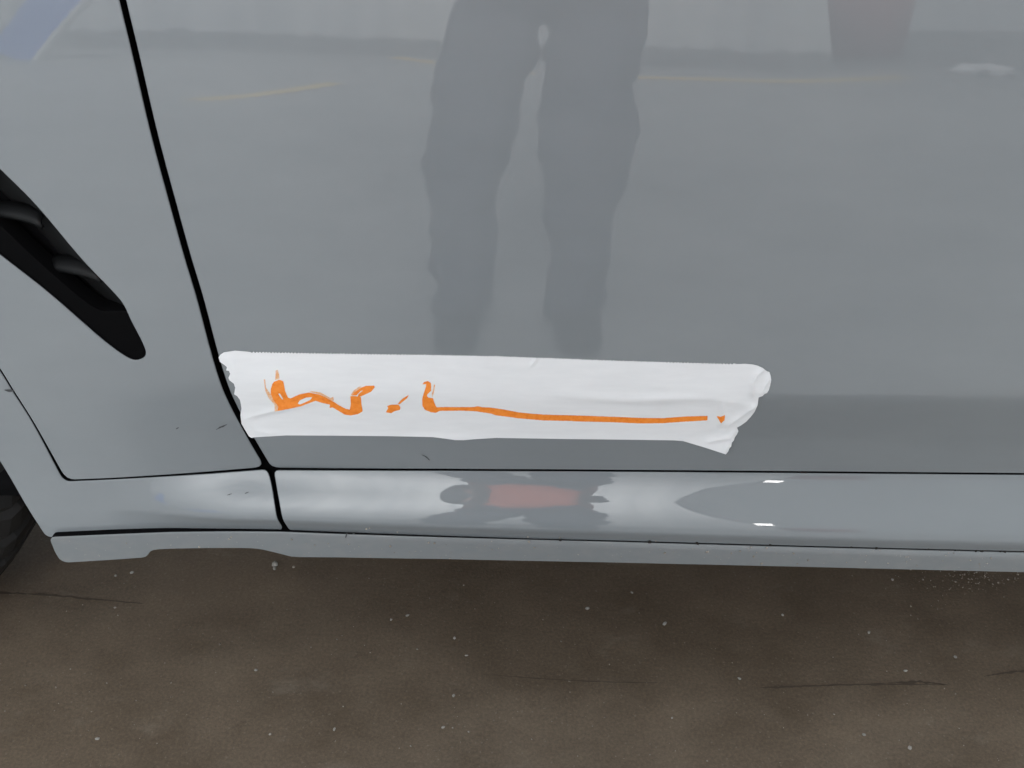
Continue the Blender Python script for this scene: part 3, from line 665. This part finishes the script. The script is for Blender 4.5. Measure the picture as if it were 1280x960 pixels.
# ------------------------------------------------------------------ the photographer
def skin_obj(name, joints, edges, m, parent, sub=2, disp=0.0, dscale=0.12):
    """joints: {key: (x,y,z, rx, ry)}"""
    keys = list(joints); me = bpy.data.meshes.new(name)
    me.from_pydata([joints[k][:3] for k in keys], [(keys.index(a_), keys.index(b_)) for a_, b_ in edges], [])
    me.materials.append(m); o = bpy.data.objects.new(name, me); col.objects.link(o)
    if parent: o.parent = parent; o.matrix_parent_inverse = Matrix.Translation(-Vector(parent.location))
    mod = o.modifiers.new('skin', 'SKIN'); mod.use_smooth_shade = True; mod.branch_smoothing = 0.4
    if not me.skin_vertices: return o
    for i, k in enumerate(keys):
        j = joints[k]; d = me.skin_vertices[0].data[i]; d.radius = (j[3], j[4] if len(j) > 4 else j[3]); d.use_root = (i == 0)
    s_ = o.modifiers.new('subsurf', 'SUBSURF'); s_.levels = sub; s_.render_levels = sub
    if disp:
        tx = bpy.data.textures.new(name + '_folds', 'CLOUDS'); tx.noise_scale = dscale; tx.noise_depth = 2
        dm = o.modifiers.new('folds', 'DISPLACE'); dm.texture = tx; dm.strength = disp; dm.texture_coords = 'GLOBAL'
    return o
SKIN, _, p = mat('skin', (0.50, 0.28, 0.20), 0.5); p.inputs['Subsurface Weight'].default_value = 0.1
TROUS, _, _ = mat('dark_work_trousers', (0.060, 0.064, 0.088), 0.9, 0.2)
SHIRT, _, _ = mat('orange_red_work_shirt', (0.88, 0.19, 0.09), 0.85, 0.2)
JACK, _, _ = mat('grey_sleeve_cloth', (0.12, 0.125, 0.14), 0.9, 0.2)
SHOE, _, _ = mat('black_shoe_leather', (0.015, 0.014, 0.014), 0.5, 0.4)
HAIR, _, _ = mat('dark_hair', (0.02, 0.015, 0.012), 0.6)
PHONEM, _, _ = mat('black_phone_body', (0.012, 0.012, 0.014), 0.3)
person = empty('person', (0.04, -1.05, 0))
tag(person, 'person in dark trousers and orange shirt facing the door, holding a phone', 'person')
PC = CAM - _f * 0.02 + _r * 0.055 - _u * 0.022            # phone centre, just behind the lens
def at(cx, cr, cu): return PC + _f * cx + _r * cr + _u * cu
HLc = at(-0.004, -0.098, -0.03); HRc = at(-0.004, 0.098, -0.03)
J = {'pelvis': (0.05, -1.06, 0.93, 0.12, 0.10), 'waist': (0.055, -1.07, 1.08, 0.115, 0.09), 'chest': (0.055, -1.10, 1.28, 0.14, 0.105), 'neckb': (0.055, -1.10, 1.43, 0.065, 0.06),
     'neck': (0.055, -1.07, 1.50, 0.055, 0.055), 'jaw': (0.055, -1.03, 1.555, 0.062, 0.07), 'face': (0.055, -1.035, 1.63, 0.075, 0.085), 'crown': (0.055, -1.06, 1.71, 0.07, 0.075),
     'hipl': (-0.02, -1.06, 0.86, 0.085), 'kneel': (-0.092, -0.97, 0.48, 0.052), 'anklel': (-0.105, -0.90, 0.09, 0.034), 'toel': (-0.112, -0.82, 0.042, 0.022),
     'hipr': (0.125, -1.06, 0.86, 0.085), 'kneer': (0.118, -0.97, 0.48, 0.052), 'ankler': (0.118, -0.90, 0.09, 0.034), 'toer': (0.126, -0.82, 0.042, 0.022),
     'shl': (-0.125, -1.09, 1.385, 0.052), 'ell': (-0.10, -1.07, 1.09, 0.042), 'wrl': (HLc[0] - 0.02, HLc[1] - 0.075, HLc[2] - 0.03, 0.028, 0.024), 'pal': (*HLc, 0.03, 0.018),
     'shr': (0.235, -1.09, 1.385, 0.052), 'elr': (0.245, -1.05, 1.09, 0.042), 'wrr': (HRc[0] + 0.02, HRc[1] - 0.075, HRc[2] - 0.03, 0.028, 0.024), 'par': (*HRc, 0.03, 0.018)}
ED = [('pelvis', 'waist'), ('waist', 'chest'), ('chest', 'neckb'), ('neckb', 'neck'), ('neck', 'jaw'), ('jaw', 'face'), ('face', 'crown'),
      ('pelvis', 'hipl'), ('hipl', 'kneel'), ('kneel', 'anklel'), ('anklel', 'toel'), ('pelvis', 'hipr'), ('hipr', 'kneer'), ('kneer', 'ankler'), ('ankler', 'toer'),
      ('chest', 'shl'), ('shl', 'ell'), ('ell', 'wrl'), ('wrl', 'pal'), ('chest', 'shr'), ('shr', 'elr'), ('elr', 'wrr'), ('wrr', 'par')]
for sd, s_, pk in ((-1, 'l', 'pal'), (1, 'r', 'par')):    # fingers close round the phone's short edges
    for i, (du, ln) in enumerate(((0.034, 0.9), (0.014, 1.0), (-0.006, 0.95), (-0.024, 0.75))):
        a_ = at(0.012, sd * 0.094, du - 0.012); b_ = at(0.019, sd * (0.094 - 0.026 * ln), du - 0.010); c_ = at(0.014, sd * (0.094 - 0.045 * ln), du - 0.010)
        for k_, q, r_ in (('a', a_, 0.0095), ('b', b_, 0.0085), ('c', c_, 0.0072)): J[f'f{s_}{i}{k_}'] = (*q, r_)
        ED += [(pk, f'f{s_}{i}a'), (f'f{s_}{i}a', f'f{s_}{i}b'), (f'f{s_}{i}b', f'f{s_}{i}c')]
    a_ = at(-0.018, sd * 0.086, -0.034); b_ = at(-0.022, sd * 0.066, -0.022); c_ = at(-0.019, sd * 0.050, -0.012)
    for k_, q, r_ in (('a', a_, 0.012), ('b', b_, 0.0105), ('c', c_, 0.009)): J[f't{s_}{k_}'] = (*q, r_)
    ED += [(pk, f't{s_}a'), (f't{s_}a', f't{s_}b'), (f't{s_}b', f't{s_}c')]
skin_obj('body', J, ED, SKIN, person, 2)
TJ = {'pelvis': (0.055, -1.06, 0.95, 0.165, 0.125), 'belt': (0.055, -1.065, 1.03, 0.165, 0.125), 'hipl': (-0.035, -1.04, 0.79, 0.105, 0.105), 'thl': (-0.062, -1.0, 0.64, 0.088), 'kneel': (-0.096, -0.97, 0.44, 0.094), 'shinl': (-0.106, -0.925, 0.27, 0.064), 'anklel': (-0.108, -0.885, 0.10, 0.066), 'heml': (-0.108, -0.86, 0.03, 0.072),
      'hipr': (0.148, -1.04, 0.79, 0.105, 0.105), 'thr': (0.140, -1.0, 0.64, 0.092), 'kneer': (0.122, -0.97, 0.44, 0.096), 'shinr': (0.118, -0.925, 0.27, 0.064), 'ankler': (0.118, -0.885, 0.10, 0.066), 'hemr': (0.118, -0.86, 0.03, 0.072)}
skin_obj('trousers', TJ, [('pelvis', 'belt'), ('pelvis', 'hipl'), ('hipl', 'thl'), ('thl', 'kneel'), ('kneel', 'shinl'), ('shinl', 'anklel'), ('pelvis', 'hipr'), ('hipr', 'thr'), ('thr', 'kneer'), ('kneer', 'shinr'), ('shinr', 'ankler'), ('anklel', 'heml'), ('ankler', 'hemr')], TROUS, person, 3, 0.06, 0.085)
SJ = {'waist': (0.055, -1.07, 1.10, 0.16, 0.125), 'hem': (0.055, -1.035, 0.80, 0.185, 0.14), 'chest': (0.055, -1.10, 1.28, 0.17, 0.13), 'neckb': (0.055, -1.10, 1.43, 0.085, 0.075)}
skin_obj('shirt', SJ, [('waist', 'hem'), ('waist', 'chest'), ('chest', 'neckb')], SHIRT, person, 3, 0.02, 0.1)
for s_, q in (('l', -1), ('r', 1)):
    sh, el, wr = J['sh' + s_], J['el' + s_], J['wr' + s_]
    mid_ = [(sh[i] + el[i]) / 2 for i in range(3)]; cuff = [el[i] * 0.25 + wr[i] * 0.75 for i in range(3)]
    skin_obj('sleeve', {'a': (sh[0] - q * 0.05, sh[1], sh[2] + 0.01, 0.075), 'b': (*sh[:3], 0.075), 'm': (*mid_, 0.068), 'c': (*el[:3], 0.062), 'd': (*cuff, 0.045)}, [('a', 'b'), ('b', 'm'), ('m', 'c'), ('c', 'd')], JACK, person, 3, 0.02, 0.07)
    skin_obj('shoe', {'heel': (J['ankle' + s_][0], -0.925, 0.05, 0.048, 0.05), 'mid': (J['ankle' + s_][0] + q * 0.004, -0.85, 0.05, 0.05, 0.05), 'ball': (J['toe' + s_][0], -0.77, 0.04, 0.048, 0.04), 'tip': (J['toe' + s_][0], -0.715, 0.03, 0.036, 0.028)}, [('heel', 'mid'), ('mid', 'ball'), ('ball', 'tip')], SHOE, person, 2)
# face and hair
def ball(name, c, s_, m):
    bm = bmesh.new(); r_ = bmesh.ops.create_uvsphere(bm, u_segments=20, v_segments=12, radius=1)
    bmesh.ops.transform(bm, matrix=Matrix.Translation(Vector(c)) @ Matrix.Diagonal((*s_, 1)), verts=r_['verts']); return bm_obj(name, bm, m, person)
EYE, _, _ = mat('eye_white', (0.7, 0.7, 0.68), 0.2)
for q in (-1, 1):
    ball('eye', (0.055 + q * 0.031, -0.962, 1.63), (0.013, 0.012, 0.010), EYE); ball('ear', (0.055 + q * 0.078, -1.05, 1.615), (0.010, 0.02, 0.032), SKIN)
ball('nose', (0.055, -0.945, 1.60), (0.014, 0.02, 0.022), SKIN); ball('mouth', (0.055, -0.958, 1.562), (0.024, 0.012, 0.007), RED)
ball('hair', (0.055, -1.068, 1.675), (0.086, 0.092, 0.085), HAIR)
# phone, held just behind the lens
M = Matrix(((_r[0], _u[0], -_f[0]), (_r[1], _u[1], -_f[1]), (_r[2], _u[2], -_f[2]))).to_4x4()
bm = bmesh.new(); box(bm, PC, (0.158, 0.076, 0.009), M); ph = bm_obj('phone', bm, PHONEM, smooth=False, bevel=0.003)
tag(ph, 'black phone held level by the person facing the door', 'phone')

# ------------------------------------------------------------------ small things: scuffs and grit on the car, crumbs and cracks on the floor
SCUFF, _, _ = mat('dark_scuff', (0.06, 0.062, 0.064), 0.7, 0.2)
PALEG, nt, p = mat('pale_grit', (0.42, 0.39, 0.34), 0.85, 0.2)
nt.links.new(ramp(nt, noise(nt, objcoord(nt), 90, 2), [(0.3, (0.17, 0.15, 0.125)), (0.7, (0.42, 0.39, 0.34))]), p.inputs['Base Color'])
WCHIP, _, _ = mat('white_chip', (0.33, 0.315, 0.285), 0.7, 0.3)
DARKG, _, _ = mat('dark_grit', (0.03, 0.027, 0.024), 0.9, 0.1)
def ribbon(name, pts, S, parent, m, lift=0.0004, widths=None):
    """a short mark on the body, px centre line with px half widths"""
    L = []; R = []
    P = curve(pts, 6); W = np.interp(np.linspace(0, 1, len(P)), np.linspace(0, 1, len(widths)), widths)
    for i, (a_, b_) in enumerate(P):
        t = np.array(P[min(i + 1, len(P) - 1)]) - np.array(P[max(i - 1, 0)]); t = t / np.linalg.norm(t); n = np.array([-t[1], t[0]]) * (W[i] + rnd.uniform(-0.15, 0.15))
        L.append((a_ + n[0], b_ + n[1])); R.append((a_ - n[0], b_ - n[1]))
    Q = L + R; V = []
    for a_, b_ in Q:
        q = hit(a_, b_, S); V.append(q + normal(S, q[0], q[2]) * lift)
    n_ = len(P); mesh_obj(name, V, [(i, i + 1, n_ + i + 1, n_ + i) for i in range(n_ - 1)], m, parent)
ribbon('scuff_mark', [(270, 537), (275, 534), (279, 532.5), (284, 530)], s_fend, car, SCUFF, widths=(0.2, 0.9, 0.9, 0.2))
ribbon('scuff_mark', [(220, 536), (223.5, 534)], s_fend, car, SCUFF, widths=(0.3, 0.8, 0.3))
ribbon('scuff_mark', [(284, 619), (290, 617)], s_arch, car, SCUFF, widths=(0.2, 0.6, 0.2))
ribbon('scuff_mark', [(306, 617), (311, 615)], s_arch, car, SCUFF, widths=(0.2, 0.7, 0.2))
ribbon('scuff_mark', [(527, 568), (533, 571), (537, 575)], s_door, car, SCUFF, widths=(0.2, 0.6, 0.3))
ribbon('scuff_mark', [(434, 666), (432, 672)], s_strip, car, SCUFF, widths=(0.5, 1.0, 0.4))
ribbon('scuff_mark', [(441, 666), (444, 668)], s_strip, car, SCUFF, widths=(0.5, 0.9, 0.4))
ribbon('dirt_patch', [(6, 487), (12, 488), (18, 488)], s_arch, car, SCUFF, lift=0.0006, widths=(0.5, 1.8, 0.6))
def lump(bm, c, r_, flat=0.6):
    q = bmesh.ops.create_icosphere(bm, subdivisions=1, radius=1)
    for w in q['verts']: w.co *= 1 + rnd.uniform(-0.3, 0.3)
    M = Matrix.Translation(Vector(c)) @ Matrix.Rotation(rnd.uniform(0, 6.3), 4, 'Z') @ Matrix.Diagonal((r_ * rnd.uniform(0.8, 1.5), r_ * rnd.uniform(0.7, 1.2), r_ * flat, 1))
    bmesh.ops.transform(bm, matrix=M, verts=q['verts'])
bm = bmesh.new(); bmd = bmesh.new()
for _ in range(95):
    a_ = rnd.uniform(380, 1280) if rnd.random() < 0.85 else rnd.uniform(80, 380)
    t = rnd.random(); b0 = np.interp(a_, [80, 360, 780, 1280], [676, 668, 679, 692]); b1 = np.interp(a_, [80, 190, 210, 330, 370, 780, 1280], [701, 696, 684, 684, 695, 702, 714])
    b_ = b0 + (b1 - b0) * t ** 1.2
    q = hit(a_, b_, s_strip); lump(bm, q + normal(s_strip, q[0], q[2]) * 0.0002, rnd.choice((0.0004, 0.0005, 0.0006, 0.0008, 0.0012)) * rnd.uniform(0.7, 1.2), 0.9)
for a_, b_ in ((462, 660), (458, 661), (536, 678), (543, 679), (606, 682), (497, 665), (660, 671), (700, 672), (820, 676), (1010, 700), (952, 704), (1058, 703), (1110, 704)):
    S = s_strip if b_ > 672 else s_sill
    q = hit(a_, b_, S); lump(bm, q, 0.0011 * rnd.uniform(0.7, 1.3), 0.9)
for a_, b_ in ((812, 677), (872, 679.5), (871, 678), (963, 681), (1064, 683.5), (1095, 684.5), (1194, 687.5), (1220, 688), (1227, 688.4), (1250, 689), (1256, 689), (700, 675), (1160, 686)):
    q = hit(a_, b_, s_strip); lump(bmd, q, 0.0016 * rnd.uniform(0.7, 1.3), 0.8)
tag(bm_obj('grit', bm, PALEG, car), kind='stuff'); tag(bm_obj('grit', bmd, DARKG, car), kind='stuff')

# floor crumbs
bm = bmesh.new()
for _ in range(430):
    a_, b_ = rnd.uniform(-60, 1340), 690 + 300 * rnd.random() ** 0.9
    q = floor_hit(a_, b_); lump(bm, (q[0], q[1], 0.0003), min(0.0028, 0.00045 * math.exp(rnd.gauss(0, 0.5))), 0.7)
for _ in range(160):                                   # swept-up grit at the right, close under the sill
    a_, b_ = rnd.gauss(1215, 45), 712 + abs(rnd.gauss(0, 16)); q = floor_hit(a_, b_); lump(bm, (q[0], q[1], 0.0003), 0.0006 * math.exp(rnd.gauss(0, 0.4)), 0.7)
tag(bm_obj('floor_grit', bm, PALEG), 'fine pale grit scattered over the brown floor', 'grit', kind='stuff')
CR = [(320, 838, 3.0), (418, 912, 2.8), (734, 761, 3.0), (831, 780, 3.4), (1086, 791, 2.4), (568, 798, 2.2), (1132, 839, 2.6), (1137, 935, 2.8), (978, 769, 2.2), (1194, 822, 2.4), (1115, 725, 2.4), (924, 849, 2.0), (145, 720, 2.2), (165, 716, 2.8), (144, 760, 2.2), (122, 924, 2.6), (489, 775, 2.2), (509, 770, 2.8), (567, 870, 2.2), (554, 910, 2.4), (840, 898, 1.8), (790, 741, 2.0), (583, 820, 2.0), (1080, 919, 2.0)]
ORD = 'first second third fourth fifth sixth seventh eighth ninth tenth eleventh twelfth thirteenth fourteenth fifteenth sixteenth seventeenth eighteenth nineteenth twentieth twenty-first twenty-second twenty-third twenty-fourth'.split()
for (a_, b_, r_), od in zip(sorted(CR), ORD):
    bm = bmesh.new(); lump(bm, (0, 0, 0), 0.0011 * r_ * 0.75, 0.65); q = floor_hit(a_, b_)
    o = bm_obj('crumb', bm, WCHIP, smooth=False); o.location = (q[0], q[1], 0.001)
    tag(o, f'{od} from the left of the larger pale crumbs on the brown floor', 'crumb', 'pale crumbs on the floor')
bm = bmesh.new(); q = floor_hit(344, 707); lump(bm, (0, 0, 0.002), 0.0048, 0.8); lump(bm, (0.001, -0.007, 0.001), 0.0028, 0.6)
o = bm_obj('white_chip', bm, WCHIP, smooth=False); o.location = (q[0], q[1], 0.001); tag(o, 'white chip on the floor below the notch of the sill trim', 'chip')
STAIN, nt, p = mat('oily_crack_stain', (0.085, 0.066, 0.050), 0.6, 0.3)
def floor_streak(name, pts, widths, label=None):
    P = curve(pts, 10); W = np.interp(np.linspace(0, 1, len(P)), np.linspace(0, 1, len(widths)), widths); L = []; R = []
    for (a_, b_), w in zip(P, W):
        L.append((*floor_hit(a_, b_ - max(0.10, w * rnd.uniform(0.1, 1.5)))[:2], 0.0008)); R.append((*floor_hit(a_, b_ + max(0.10, w * rnd.uniform(0.1, 1.5)))[:2], 0.0008))
    n_ = len(P); o = mesh_obj(name, L + R, [(i, i + 1, n_ + i + 1, n_ + i) for i in range(n_ - 1)], STAIN, fl, smooth=False)
floor_streak('crack', [(-30, 736), (0, 741), (60, 744), (110, 749), (180, 755)], (1.0, 1.2, 0.9, 1.2, 0.2))
floor_streak('crack', [(600, 843), (680, 849), (760, 853), (830, 854)], (0.1, 0.6, 0.5, 0.7, 0.1))
floor_streak('crack', [(950, 860), (985, 859), (1040, 857), (1100, 856), (1180, 856)], (0.2, 1.6, 1.0, 0.9, 1.6, 0.3))
floor_streak('crack', [(1110, 854), (1150, 853), (1185, 857)], (0.2, 1.8, 0.4))
floor_streak('crack', [(733, 806), (735, 815), (740, 824)], (0.3, 1.2, 0.3))
floor_streak('crack', [(1230, 846), (1260, 841), (1310, 838)], (0.4, 1.5, 1.0))
